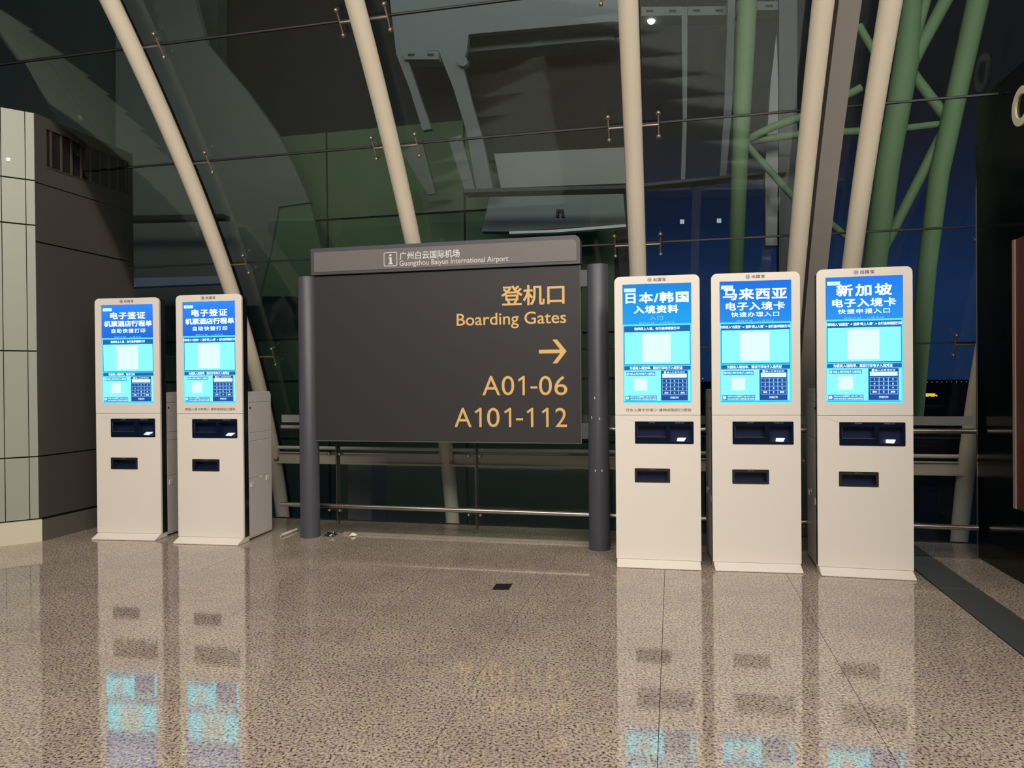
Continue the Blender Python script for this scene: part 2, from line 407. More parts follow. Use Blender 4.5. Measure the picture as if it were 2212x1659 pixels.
for i in range(len(sz) - 1):
    if i == 3:
        for (u0, u1, z0, z1) in ((0, .12, sz[i], HW), (1.07, 1.12, sz[i], HW), (.12, 1.07, 3.51, HW), (.12, 1.07, sz[i], 3.175)):
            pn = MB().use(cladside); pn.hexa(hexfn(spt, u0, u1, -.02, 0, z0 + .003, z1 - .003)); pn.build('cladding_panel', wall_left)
        v = MB().use(mat('vent_dark', (8, 7, 7), .8)); v.hexa(hexfn(spt, .12, 1.07, -.05, -.012, 3.178, 3.507)); vo = v.build('vent', wall_left)
        for k in range(9):
            u = .16 + k * .108
            b = MB().use(mat('vent_slat', (70, 60, 54), .5)); b.hexa(hexfn(spt, u, u + .014, -.02, .002, 3.185, 3.50)); b.build('slat', vo)
        b = MB().use(mat('vent_slat', (70, 60, 54), .5)); b.hexa(hexfn(spt, .115, 1.075, -.012, .006, 3.500, 3.512)); b.hexa(hexfn(spt, .115, 1.075, -.012, .006, 3.170, 3.180)); b.build('frame', vo)
    else:
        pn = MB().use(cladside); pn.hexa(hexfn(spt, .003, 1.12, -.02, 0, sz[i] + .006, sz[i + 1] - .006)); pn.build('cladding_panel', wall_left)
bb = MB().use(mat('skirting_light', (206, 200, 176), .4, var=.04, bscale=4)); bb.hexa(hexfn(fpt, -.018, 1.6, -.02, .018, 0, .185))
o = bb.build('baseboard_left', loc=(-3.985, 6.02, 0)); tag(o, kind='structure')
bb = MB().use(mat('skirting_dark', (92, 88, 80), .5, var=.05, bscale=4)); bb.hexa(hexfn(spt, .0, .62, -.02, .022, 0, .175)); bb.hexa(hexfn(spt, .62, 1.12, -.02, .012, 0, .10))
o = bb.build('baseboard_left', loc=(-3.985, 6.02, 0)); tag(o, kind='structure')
sk = MB().use(mat('sensor_white', (240, 235, 220), .4, emit=(.9, .85, .7), es=.5)); sk.hexa(hexfn(fpt, .17, .195, -.0, .01, 3.16, 3.185)); o = sk.build('sensor', wall_left); o['label'] = 'tiny white sensor'

# ================================================================== right wall, glossy black
wall_right = empty('wall_right', P(3.455, 0, 0), A0, kind='structure')
wr = MB().use(mat('black_glass_wall', (7, 8, 12), .12, spec=.3, ior=1.45))
HR = 3.30
wr.box(0, 1.6, -3.6, .06, .002, HR); wr.build('black_panel', wall_right)
wr = MB().use(mat('wall_trim', (96, 84, 78), .5))
wr.box(-.004, .02, .062, .075, .002, HR - .3); wr.build('edge_trim', wall_right)
def rt(px, py):     # sight line meets the wall plane s = 3.45: (t, z)
    d = ray(px, py); c0 = Vector((0, 0, EYE)); k = (3.448 - (c0 - ORG).dot(EV)) / d.dot(EV); q = c0 + d * k
    return (q - ORG).dot(NV), q.z
ta, za = rt(2187, 244); R_ = .122
rg = MB().use(mat('ring_white', (232, 222, 190), .4)); cy = -(ta + R_)
rg.plate(circ(cy, za, R_, 40), [circ(cy, za, R_ * .62, 40)], -.012, .0, fn=lambda x, y, z: (y, x, z))
o = rg.build('sign_letter', wall_right); o['label'] = 'white round letter mounted on the black wall'
t0, z0 = rt(2201, 800); zt_ = rt(2204, 517)[1]; zb_ = rt(2208, 1100)[1]
fr = MB().use(mat('frame_brown', (92, 50, 42), .45)); fr.box(-.035, 0, -(t0 + .62), -t0, zb_, zt_)
fr.use(mat('frame_edge', (150, 128, 116), .4)); fr.box(-.042, -.035, -(t0 + .03), -t0 + .004, zb_, zt_); fr.box(-.04, .0, -t0, -t0 + .008, zb_, zt_)
o = fr.build('poster_frame', wall_right); o['label'] = 'brown framed panel'

# ================================================================== sign
sg = empty('direction_sign', P(-.507, .17, 0), A0, label='large dark boarding gates direction sign standing on two round grey posts', cat='sign')
def X(s): return s + .507
for s, zt in ((-1.740, 2.213), (.727, 2.213)):
    mb = MB().use(signgrey); mb.tube([(X(s), 0, 0), (X(s), 0, zt - .006), (X(s), 0, zt)], [.082, .082, .079], 32)
    po = mb.build('post', sg)
    if s > 0:
        c = MB().use(mat('chip_white', (200, 205, 210), .6))
        for (dx, z) in ((-.02, 1.18), (-.045, 1.03), (.015, 1.02), (-.02, .62), (.03, .62)):
            c.plate(circ(0, 0, .007, 7), [], -.0005, .0005, fn=lambda x, y, z_, dx=dx, z=z: (X(.727) + dx + x * .7, -math.sqrt(.0822 ** 2 - dx * dx) + y, z + z_ * 1.5))
        tag(c.build('paint_chips', po), kind='stuff')
fy = -.03
mb = MB().use(signface); mb.box(X(-1.672), X(.592), fy, .055, .828, 2.213); mb.build('face_panel', sg, bevel=.004)
mb = MB().use(signtrim); mb.box(X(-1.670), X(.594), fy - .003, fy + .02, .820, .829); mb.box(X(.591), X(.598), fy - .002, .05, .825, 2.213); mb.build('edge_trim', sg)
mb = MB().use(signgrey); mb.plate(rrect(X(-1.682), X(.600), 2.222, 2.445, .05, 8, (0, 0, 1, 0)), [], fy - .022, .06); mb.build('header_frame', sg, bevel=.003)
mb = MB().use(headgrey); mb.plate(rrect(X(-1.650), X(.572), 2.246, 2.412, .035, 8, (0, 0, 1, 0)), [], fy - .026, fy - .0215); hp = mb.build('header_panel', sg)
mb = MB().use(signgrey)
for q_ in ((.592, .66, 2.045, 2.175), (.592, .66, .86, .98), (-1.70, -1.66, 2.045, 2.175), (-1.70, -1.66, .86, .98)): MB().use(signgrey).box(X(q_[0]), X(q_[1]), -.025, .025, q_[2], q_[3]).build('bracket', sg, bevel=.003)
TF = .2006
def tb(x0, x1, xc, yt, yb, t=TF):
    s0 = st_at(x0, (yt + yb) / 2, t)[0]; s1 = st_at(x1, (yt + yb) / 2, t)[0]
    return X(s0), X(s1), st_at(xc, yb, t)[1], st_at(xc, yt, t)[1]
yy = fy - .0008; fp = [c for c in sg.children if c.name.startswith('face_panel')][0]
for body, bx, bo in (('登机口', (1083, 1219.5, 1151, 615.8, 658.5), .018), ('Boarding Gates', (986.5, 1223, 1104, 674.5, 709), .008)):
    x0, x1, z0, z1 = tb(*bx); MB().use(gold).text(body, x0, x1, z0, z1, yy, bold=bo, res=4).build('lettering', fp)
for xs_, yt_, yb_ in (((('A', 1270, 1392), ('0', 1402, 1488), ('1', 1512, 1560), ('-', 1598, 1645), ('0', 1657, 1745), ('6', 1762, 1850)), 812, 853.8),
                     ((('A', 1080, 1197), ('1', 1217, 1265), ('0', 1302, 1388), ('1', 1418, 1467), ('-', 1500, 1548), ('1', 1572, 1618), ('1', 1675, 1722), ('2', 1768, 1848)), 881, 922.6)):
    mb = MB().use(gold)
    for ch, a_, b2 in xs_:
        pa, pb_ = 640 + a_ / 3.16, 640 + b2 / 3.16; x0, x1, z0, z1 = tb(pa, pb_, (pa + pb_) / 2, yt_, yb_); hh = z1 - z0
        if ch == '1':
            w_ = hh * .125
            mb.plate([(x1 - w_, z0), (x1, z0), (x1, z1), (x1 - w_ * .75, z1), (x0, z1 - hh * .20), (x0 + w_ * .55, z1 - hh * .29), (x1 - w_, z1 - hh * .16)], [], yy, yy + .0003)
        elif ch == '-': mb.box(x0, x1, yy, yy + .0003, z0 + hh * .35, z0 + hh * .35 + hh * .11)
        else: mb.text(ch, x0, x1, z0, z1, yy, res=5)
    mb.build('lettering', fp)
mb = MB().use(gold)
x0, x1, z0, z1 = tb(1164, 1224, 1195, 733.5, 785); zc = (z0 + z1) / 2; h = z1 - z0; w = h * .155
mb.plate([(x0, zc - w / 2), (x1 - w, zc - w / 2), (x1 - w, zc + w / 2), (x0, zc + w / 2)], [], yy - .0002, yy + .0002)
a = w * .72
mb.plate([(x1 - h * .5 - a * .9, z0), (x1 - h * .5 + a * .9, z0), (x1, zc), (x1 - h * .5 + a * .9, z1), (x1 - h * .5 - a * .9, z1), (x1 - a * 1.9, zc)], [], yy - .0004, yy + .0001)
mb.build('arrow', fp)
mb = MB().use(lightletter); yh = fy - .0268; TH = .1968 + .030
x0, x1, z0, z1 = tb(863, 993, 928, 541.5, 558.5, TH); mb.text('广州白云国际机场', x0, x1, z0, z1, yh, bold=.014, res=3); mb.build('lettering', hp); mb = MB().use(lightletter)
x0, x1, z0, z1 = tb(863, 1098, 980, 557.5, 572.8, TH); mb.text('Guangzhou Baiyun International Airport', x0, x1, z0, z1, yh, res=3); mb.build('lettering', hp); mb = MB().use(lightletter)
x0, x1, z0, z1 = tb(829, 858, 843.5, 544.6, 575, TH)
mb.plate(rrect(x0, x1, z0, z1, .014), [rrect(x0 + .005, x1 - .005, z0 + .005, z1 - .005, .010)], yh, yh + .0006)
xc = (x0 + x1) / 2; hh = z1 - z0
mb.plate(circ(xc, z0 + hh * .78, hh * .085, 16), [], yh, yh + .0006)
mb.plate([(xc - hh * .15, z0 + hh * .14), (xc + hh * .17, z0 + hh * .14), (xc + hh * .17, z0 + hh * .20), (xc + hh * .09, z0 + hh * .22), (xc + hh * .09, z0 + hh * .62), (xc - hh * .15, z0 + hh * .62), (xc - hh * .15, z0 + hh * .56), (xc - hh * .07, z0 + hh * .54), (xc - hh * .07, z0 + hh * .22), (xc - hh * .15, z0 + hh * .20)], [], yh, yh + .0006)
mb.build('information_symbol', hp)

# ================================================================== kiosks
def em(name, c, k=1.0):
    if name in MATS: return MATS[name]
    mt = bpy.data.materials.new(name); mt.use_nodes = True; n = mt.node_tree; n.nodes.clear()
    o = n.nodes.new('ShaderNodeOutputMaterial'); e = n.nodes.new('ShaderNodeEmission'); q = srgb(c); e.inputs[0].default_value = q; e.inputs[1].default_value = k
    n.links.new(e.outputs[0], o.inputs[0]); MATS[name] = mt; return mt
def screen_header(name, top, bot, k):
    if name in MATS: return MATS[name]
    mt = bpy.data.materials.new(name); mt.use_nodes = True; n = mt.node_tree; n.nodes.clear()
    o = n.nodes.new('ShaderNodeOutputMaterial'); e = n.nodes.new('ShaderNodeEmission'); t = n.nodes.new('ShaderNodeTexCoord'); s = n.nodes.new('ShaderNodeSeparateXYZ')
    mr = n.nodes.new('ShaderNodeMapRange'); mr.inputs['From Min'].default_value = 1.70; mr.inputs['From Max'].default_value = 1.99
    mx = n.nodes.new('ShaderNodeMix'); mx.data_type = 'RGBA'; mx.inputs[6].default_value = srgb(bot); mx.inputs[7].default_value = srgb(top)
    n.links.new(t.outputs['Object'], s.inputs[0]); n.links.new(s.outputs['Z'], mr.inputs['Value']); n.links.new(mr.outputs[0], mx.inputs[0]); n.links.new(mx.outputs[2], e.inputs[0])
    e.inputs[1].default_value = k; n.links.new(e.outputs[0], o.inputs[0]); MATS[name] = mt; return mt
WK, H = .5888, 2.05
SX0, SX1, SZ0, SZ1 = -.2375, .2372, 1.1512, 1.9937
SEAM, BOT = 1.0664, .0435
logo_mat = mat('logo_dark', (70, 66, 64), .6)
note_mat = mat('note_brown', (112, 78, 72), .6)
def kiosk(x, y, a, label, lines, strip1, strip2, note=None, blue=((52, 140, 240), (40, 112, 205)), idx=0):
    k = empty('self_service_kiosk', (x, y, 0), a, label=label, cat='kiosk', group='self-service kiosks beside the sign')
    hw = WK / 2
    # front shells
    mb = MB().use(white); mb.plate(rrect(-hw, hw, SEAM + .0015, H, .040, 8, (0, 0, 1, 1)), [rrect(SX0, SX1, SZ0, SZ1, 0)], 0, .022)
    up = mb.build('display_bezel', k, bevel=.003)
    lg = MB().use(logo_mat); lg.plate(circ(-.048, 2.0225, .0145, 28), [circ(-.048, 2.0225, .0122, 28)], -.0008, 0)
    lg.plate(circ(-.048, 2.0225, .0075, 20), [circ(-.048, 2.0225, .0060, 20)], -.0008, 0)
    for q in range(3): lg.box(-.056 + q * .0072, -.0543 + q * .0072, -.0008, 0, 2.0155, 2.0295)
    lg.box(-.057, -.039, -.0008, 0, 2.0217, 2.0233)
    lg.text('出国宝', -.022, .064, 2.0115, 2.0345, -.0008, bold=.02, spacing=1.15)
    lg.build('logo', up)
    if note:
        nm = MB().use(note_mat); nm.text(note, -.218, .232, 1.092, 1.1145, -.0008, bold=.008); nm.build('note_lettering', up)
    ux0, ux1, uz0, uz1 = -.157, .247, .8644, 1.022
    lx0, lx1, lz0, lz1 = -.1607, .0845, .5901, .6895
    mb = MB().use(white); mb.plate(rrect(-hw, hw, BOT + .0015, SEAM - .0015, 0), [rrect(ux0, ux1, uz0, uz1, .006, 3), rrect(lx0, lx1, lz0, lz1, .006, 3)], 0, .022)
    mb.build('lower_panel', k, bevel=.0015)
    # black body band behind
    mb = MB().use(black); mb.plate(rrect(-hw + .004, hw - .004, BOT, H - .004, .036, 6, (0, 0, 1, 1)), [], .066, .095)
    mb.plate(rrect(-hw + .004, hw - .004, BOT, H - .004, .036, 6, (0, 0, 1, 1)), [rrect(-hw + .012, hw - .012, BOT + .01, H - .05, .01)], .022, .066); mb.build('black_housing', k)
    # rear cabinet
    cw = hw - .012
    cb = MB().use(white_side)
    cb.plate([(.095, .012), (.50, .012), (.50, 1.215), (.475, 1.242), (.095, 1.242)], [], -cw, cw, fn=lambda xx, yy_, zz: (yy_, xx, zz))
    cab = cb.build('rear_cabinet', k, bevel=.004)
    for sd in (-1, 1):
        d = MB().use(white_side)
        for z0_, z1_ in ((1.155, 1.205), (.90, 1.145), (.83, .893), (.52, .822), (.03, .512)):
            d.box(min(sd * cw, sd * (cw + .003)), max(sd * cw, sd * (cw + .003)), .11, .485, z0_, z1_)
        d.build('side_door', cab, bevel=.001)
        for (yy_, zz, w1, h1, m1, n1) in ((.13, .44, .05, .04, white, 'latch'), (.39, .465, .05, .04, white, 'latch'), (.29, .505, .035, .015, white, 'latch'), (.125, 1.10, .014, .018, black, 'lock')):
            h_ = MB().use(m1); h_.box(min(sd * (cw + .002), sd * (cw + .008)), max(sd * (cw + .002), sd * (cw + .008)), yy_, yy_ + w1, zz, zz + h1); h_.build(n1, cab, bevel=.002)
    # base
    bw = .289
    pb = MB().use(white)
    pb.plate([(-.083, .001), (-.083, .011), (-.001, BOT), (.094, BOT), (.094, .0125), (.10, .001)], [], -bw, bw, fn=lambda xx, yy_, zz: (yy_, xx, zz))
    pb.build('base', k, bevel=.004)
    # upper bay: slot and scanner
    mb = MB().use(blackgl); mb.plate(rrect(ux0 + .0005, ux1 - .0005, uz0 + .0005, uz1 - .0005, .006, 3), [rrect(ux0 + .018, ux0 + .215, uz0 + .05, uz1 - .03, 0), rrect(ux0 + .245, ux1 - .014, uz0 + .016, uz1 - .030, 0)], -.002, .010)
    ub = mb.build('reader_bay', k)
    dark = mat('bay_interior', (24, 36, 66), .3)  # navy of the reflections painted into the bay colour
    mb = MB().use(dark)
    for (a0, a1, c0, c1) in ((ux0 + .018, ux0 + .215, uz0 + .05, uz1 - .03), (ux0 + .245, ux1 - .014, uz0 + .016, uz1 - .030)):
        mb.box(a0, a1, .060, .064, c0, c1); mb.box(a0 - .002, a0, .010, .064, c0, c1); mb.box(a1, a1 + .002, .010, .064, c0, c1); mb.box(a0, a1, .010, .064, c0 - .002, c0); mb.box(a0, a1, .010, .064, c1, c1 + .002)
    mb.use(mat('bay_edge', (96, 104, 118), .3)); mb.box(ux0 + .018, ux0 + .215, -.0022, 0, uz0 + .048, uz0 + .0495); mb.box(ux0 + .018, ux0 + .0192, -.0022, 0, uz0 + .05, uz1 - .03)
    mb.build('slot', ub)
    mb = MB().use(em('scanner_light', (250, 255, 255), 1.6)); sxp = ux1 - .088
    mb.hexa([(sxp + p_, q_, r_) for (p_, q_, r_) in ((-.026, .012, uz0 + .020), (.022, .012, uz0 + .018), (-.026, .020, uz0 + .020), (.022, .020, uz0 + .018), (-.038 + .02, .040, uz0 + .040), (.040, .040, uz0 + .040), (-.038 + .02, .046, uz0 + .040), (.040, .046, uz0 + .040))])
    mb.build('scanner_light', ub)
    mb = MB().use(mat('tiny_label', (120, 124, 130), .5)); mb.text('证件阅读', ux0 + .095, ux0 + .140, uz1 - .012, uz1 - .003, -.0026); mb.text('护照读取二维码', ux0 + .275, ux0 + .340, uz1 - .013, uz1 - .004, -.0026); mb.build('lettering', ub)
    # lower bay
    mb = MB().use(mat('bay_bezel', (34, 30, 34), .4)); mb.plate(rrect(lx0 + .0005, lx1 - .0005, lz0 + .0005, lz1 - .0005, .006, 3), [rrect(lx0 + .018, lx1 - .018, lz0 + .016, lz1 - .019, 0)], -.002, .010)
    lb = mb.build('printer_slot', k)
    mb = MB().use(dark); a0, a1, c0, c1 = lx0 + .018, lx1 - .018, lz0 + .016, lz1 - .019
    mb.box(a0, a1, .060, .064, c0, c1); mb.box(a0 - .002, a0, .010, .064, c0, c1); mb.box(a1, a1 + .002, .010, .064, c0, c1); mb.box(a0, a1, .010, .064, c0 - .002, c0); mb.box(a0, a1, .010, .064, c1, c1 + .002)
    mb.build('slot', lb)
    mb = MB().use(MATS['tiny_label']); mb.text('凭条打印', lx0 + .100, lx0 + .143, lz1 - .011, lz1 - .003, -.0026); mb.build('lettering', lb)
    # screen
    cy_ = em('screen_cyan', (104, 236, 255), 2.15); hd = screen_header('screen_blue_%d' % idx, blue[0], blue[1], 1.15); dk = em('screen_dark_blue', (42, 110, 175), 1.0)
    mid = em('screen_mid_cyan', (84, 205, 245), 1.35); pale = em('screen_pale', (205, 250, 245), 1.3); txt = em('screen_text', (225, 255, 255), 1.5); key = em('screen_key_blue', (40, 84, 165), 1.0); keyt = em('screen_key_text', (150, 215, 250), 1.0)
    w_, h_ = SX1 - SX0, SZ1 - SZ0
    def q(mb, m_, u0, u1, v0, v1, lay):
        mb.use(m_); x0, x1 = SX0 + w_ * u0, SX0 + w_ * u1; z1, z0 = SZ1 - h_ * v0, SZ1 - h_ * v1; yv = .011 - .0006 * lay
        mb.add([(x0, yv, z0), (x1, yv, z0), (x1, yv, z1), (x0, yv, z1)], [(0, 1, 2, 3)])
    def T(mb, m_, body, u0, u1, v0, v1, lay, bold=.01, sp=1.0, keep=False):
        mb.use(m_); mb.text(body, SX0 + w_ * u0, SX0 + w_ * u1, SZ1 - h_ * v1, SZ1 - h_ * v0, .011 - .0006 * lay, bold=bold, spacing=sp, keep=keep)
    sc = MB().use(mid); sc.box(SX0 + .0002, SX1 - .0002, .0112, .020, SZ0 + .0002, SZ1 - .0002)
    scr = sc.build('screen', k)
    g = MB(); q(g, hd, 0, 1, 0, .335, 1)
    q(g, dk, .018, .985, .350, .680, 1); q(g, cy_, .028, .975, .402, .672, 2)
    q(g, pale, .285, .700, .415, .655, 3)
    q(g, dk, .018, .985, .688, .722, 1)
    q(g, cy_, .018, .975, .728, .978, 1); q(g, dk, .018, .975, .984, .988, 1)
    q(g, em('screen_strip', (60, 150, 205), 1.0), .045, .475, .735, .770, 2); q(g, pale, .165, .355, .790, .895, 2)
    q(g, em('screen_strip', (60, 150, 205), 1.0), .03, .495, .935, .978, 2)
    q(g, pale, .025, .195, .032, .062, 2)
    g.use(em('screen_cyan', (0, 0, 0))); cx, cz = SX0 + w_ * .062, SZ1 - h_ * .956
    g.use(txt); g.add([(cx + .011 * math.cos(2 * PI * i / 14), .0095, cz + .011 * math.sin(2 * PI * i / 14)) for i in range(14)], [tuple(range(14))])
    g.use(em('screen_ring', (150, 225, 225), 1.0)); cx, cz = SX0 + w_ * .262, SZ1 - h_ * .842
    rr = [(cx + r_ * math.cos(2 * PI * i / 18), .0088, cz + r_ * math.sin(2 * PI * i / 18)) for r_ in (.0185, .0165) for i in range(18)]
    g.add(rr, [(i, (i + 1) % 18, 18 + (i + 1) % 18, 18 + i) for i in range(18)])
    g.build('page_graphics', scr)
    g = MB(); q(g, key, .555, .945, .728, .978, 3)
    q(g, pale, .575, .930, .754, .788, 4)
    q(g, keyt, .575, .930, .797, .932, 4)
    for r_ in range(4):
        for c_ in range(3): q(g, key, .580 + c_ * .118, .580 + c_ * .118 + .108, .800 + r_ * .033, .800 + r_ * .033 + .029, 5)
    T(g, txt, '输入订单号打印', .640, .900, .735, .749, 4); q(g, pale, .600, .632, .733, .751, 4)
    for i, ch in enumerate(['1', '2', '3', '4', '5', '6', '7', '8', '9', '清除', '0', '删除']):
        r_, c_ = divmod(i, 3); uc = .634 + c_ * .118; vc = .8145 + r_ * .033; hw_ = .038 if len(ch) > 1 else .02
        T(g, txt, ch, uc - hw_, uc + hw_, vc - .008, vc + .008, 6, .01, keep=True)
    T(g, txt, '开始打印', .690, .810, .945, .963, 4)
    g.build('keypad', scr)
    g = MB()
    for (body, u0, u1, v0, v1, bo, spc, cm) in lines: T(g, txt if cm == 0 else keyt, body, u0, u1, v0, v1, 3, bo, spc)
    T(g, mid, '上传栏', .055, .165, .040, .055, 4)
    T(g, txt, strip1[0], strip1[1], strip1[2], .362, .386, 3, .02); T(g, txt, strip2[0], strip2[1], strip2[2], .692, .718, 3, .02)
    T(g, txt, '扫码上传打印电子入境凭证', .09, .465, .743, .763, 3, .01); q(g, txt, .055, .08, .743, .763, 3)
    T(g, txt, '08:00-24:00请拨打 400-967-1230', .105, .485, .939, .954, 3, .004); T(g, txt, '00:00-08:00请在小程序留言联系客服', .105, .485, .959, .974, 3, .004)
    g.build('page_lettering', scr)
    return k
sub = ('提前办理 . 入境无忧', .24, .76, .318, .333, 0, 1.25, 1)
visa = [('电子签证', .165, .845, .075, .143, .035, 1.1, 0), ('机票酒店行程单', .045, .970, .163, .220, .035, 1.0, 0), ('自助快捷打印', .19, .84, .243, .285, .02, 1.25, 0), sub]
wide = ('为提高入境效率，建议打印电子入境凭证', .10, .87)
go = ('扫码进入“出国宝” -> 选择“网上入境” -> 自行选择需要打印', .01, .985)
kiosk(-3.2778, 6.1085, -.1179, 'white visa printing kiosk at the far left with blue screen, no note under the screen', visa, ('选择网上入境，自行选择需要打印', .17, .83), ('为提高入境效率，建议打印', .12, .63), idx=0, blue=((52, 132, 240), (34, 100, 205)))
kiosk(-2.501, 5.9178, -.1608, 'white visa printing kiosk left of the sign, with a brown note under its screen', visa, go, wide, note='韩国入境卡非常小 请伸进取纸口提取', idx=0)
kiosk(1.0237, 5.0525, -.1863, 'white kiosk right of the sign headed 日本/韩国, brown note under its screen',
      [('日本/韩国', .045, .965, .070, .158, .035, 1.15, 0), ('入境资料', .165, .815, .180, .245, .035, 1.1, 0), ('入口', .395, .590, .268, .302, .0, 1.2, 1), sub], ('选择网上入境，自行选择需要打印', .17, .83), wide, note='日本入境卡非常小 请伸进取纸口提取', idx=1, blue=((34, 132, 215), (40, 158, 232)))
kiosk(1.6821, 4.945, -.1556, 'white kiosk headed 马来西亚, in the middle of the three right of the sign',
      [('马来西亚', .05, .945, .060, .150, .035, 1.1, 0), ('电子入境卡', .09, .915, .172, .238, .03, 1.1, 0), ('快速办理入口', .165, .835, .254, .292, .015, 1.2, 0), sub], go, wide, idx=2, blue=((34, 112, 220), (44, 138, 226)))
kiosk(2.348, 4.7741, -.2362, 'white kiosk headed 新加坡, rightmost, next to the black wall',
      [('新加坡', .145, .865, .060, .150, .035, 1.25, 0), ('电子入境卡', .09, .915, .172, .238, .03, 1.1, 0), ('快捷申报入口', .165, .835, .254, .292, .015, 1.2, 0), sub], go, wide, idx=3, blue=((36, 122, 228), (48, 142, 226)))

# ================================================================== small things on the floor
mb = MB().use(mat('white_plastic', (226, 220, 208), .4))
def fl(px, py):
    d = ray(px, py); return Vector((0, 0, EYE)) + d * (-EYE / d.z)
p0, p1 = fl(607, 1160), fl(641, 1147); d_ = (p1 - p0); n_ = 10
mb.tube([p0 + Vector((0, 0, .013)), p1 + Vector((0, 0, .013))], .012, 12, caps=False)
mb.tube([p1 + Vector((0, 0, .013)), p0 + Vector((0, 0, .013))], .0095, 12, caps=False)
o = mb.build('tube_offcut'); tag(o, 'short white plastic tube lying on the floor left of the sign post', 'tube')
def crumple(name, s, t, w, d, h, m_, label, cat, seed, n=9):
    random.seed(seed); vs = []; fs = []
    for j in range(n):
        for i in range(n):
            ed = min(i, j, n - 1 - i, n - 1 - j)
            vs.append(((i / (n - 1) - .5) * w + random.uniform(-1, 1) * w * .05, (j / (n - 1) - .5) * d + random.uniform(-1, 1) * d * .05, .0015 + (random.random() * h if ed else random.random() * h * .35)))
    for j in range(n - 1):
        for i in range(n - 1): a = j * n + i; fs += [(a, a + 1, a + n + 1), (a, a + n + 1, a + n)]
    mb = MB().use(m_); mb.add(vs, fs); o = mb.build(name, loc=P(s, t), rz=A0)
    sol = o.modifiers.new('thick', 'SOLIDIFY'); sol.thickness = .0006
    return tag(o, label, cat)
pl = glass('clear_film', (.85, .86, .86, 1), 1.6, .12)
crumple('plastic_wrap', -1.58, .125, .10, .09, .035, pl, 'crumpled clear plastic film on the floor beside the left sign post', 'wrapper', 3)
crumple('paper_scrap', -1.385, .085, .055, .045, .03, mat('paper', (225, 220, 205), .7), 'small white paper scrap on the floor against the balustrade sill', 'paper', 8, 5)
c0 = [fl(1072, 1262), fl(1106.5, 1262), fl(1099, 1274), fl(1063.5, 1274)]
mb = MB().use(mat('socket_black', (26, 22, 20), .45)); b0 = c0[3]
mb.add([(q_.x, q_.y, .0003) for q_ in c0] + [(q_.x, q_.y, .004) for q_ in c0], [(0, 1, 2, 3), (7, 6, 5, 4), (0, 4, 5, 1), (1, 5, 6, 2), (2, 6, 7, 3), (3, 7, 4, 0)])
cen = sum(((q_.x, q_.y) for q_ in c0), ()); 
o = mb.build('floor_cover'); tag(o, 'black rectangular cover plate flat on the granite in front of the sign', 'cover plate')

# ================================================================== outside, seen through the glass, with reflections in it built as solid shapes
def poly(name, pts, t, thick, m_, parent=None, s_ref=0):
    q_ = [st_at(x, y, t) for x, y in pts]
    ar = sum(q_[i][0] * q_[(i + 1) % len(q_)][1] - q_[(i + 1) % len(q_)][0] * q_[i][1] for i in range(len(q_)))
    if ar < 0: q_ = q_[::-1]
    mb = MB().use(m_); mb.plate([(s - s_ref, z) for s, z in q_], [], -t, -t + thick)
    return mb.build(name, parent) if parent else mb.build(name, loc=P(s_ref, 0, 0), rz=A0)
def root(name, label, cat, group=None): return empty(name, ORG, A0, label=label, cat=cat, group=group)
ext = lambda n, c, **k: mat(n, c, .7, var=.05, bscale=.8, **k)
backdrop_green = ext('backdrop_green_grey', (84, 112, 80)); slabm = ext('slab_grey', (106, 114, 117)); darkm = ext('bay_dark', (32, 36, 38)); midm = ext('slab_mid', (96, 106, 100)); whitem = ext('panel_white', (136, 139, 140)); greenm = ext('steel_green', (106, 136, 100))
# big panels standing in for green-grey reflections in the glass
T1 = -7.0
fac = root('reflection_wall', 'dark green grey panelled wall added for murky reflections behind the sign', 'backdrop')
s_l = st_at(250, 475, T1)[0] - .6; pj = [st_at(x, 475, T1)[0] for x in (110, 410, 707, 1004, 1300)]
pj = [pj[0]] + pj[1:4] + [pj[3] + (pj[3] - pj[2])]
zs = [-2.2, .2, 1.33, 2.15, st_at(707, 475, T1)[1], st_at(707, 284, T1)[1]]
mb = MB().use(darkm); mb.box(pj[0], pj[-1] + .4, -T1 + .05, -T1 + .6, -3, zs[-1] + 3.2); mb.build('backing_wall', fac)
for i in range(len(pj) - 1):
    for j in range(len(zs) - 1):
        mb = MB().use(backdrop_green); mb.box(pj[i] + .02, pj[i + 1] - .02, -T1, -T1 + .06, zs[j] + .02, zs[j + 1] - .02); mb.build('wall_panel', fac)
# dark wall added to keep the far left dim
hg = root('backdrop_wall', 'dark grey green wall added behind the glass, above the clad wall at the left edge', 'backdrop')
poly('wall', [(-250, -120), (470, -120), (470, 640), (-250, 640)], -6.6, .3, ext('backdrop_dark', (72, 84, 76)), hg)
# curved pale slab at the left, stands in for a reflection
c1 = root('curved_reflection', 'pale green grey curved slab added for a reflection behind the leftmost column', 'reflected_slab')
poly('slab', [(250, -60), (405, -60), (445, 92), (500, 158), (535, 200), (575, 255), (606, 300), (640, 370), (669, 437), (602, 447), (585, 540), (555, 660), (250, 660)], -5.2, .12, midm, c1)
poly('recess_panel', [(602, 447), (669, 437), (700, 560), (712, 640), (560, 640), (585, 540)], -5.26, .06, backdrop_green, c1)
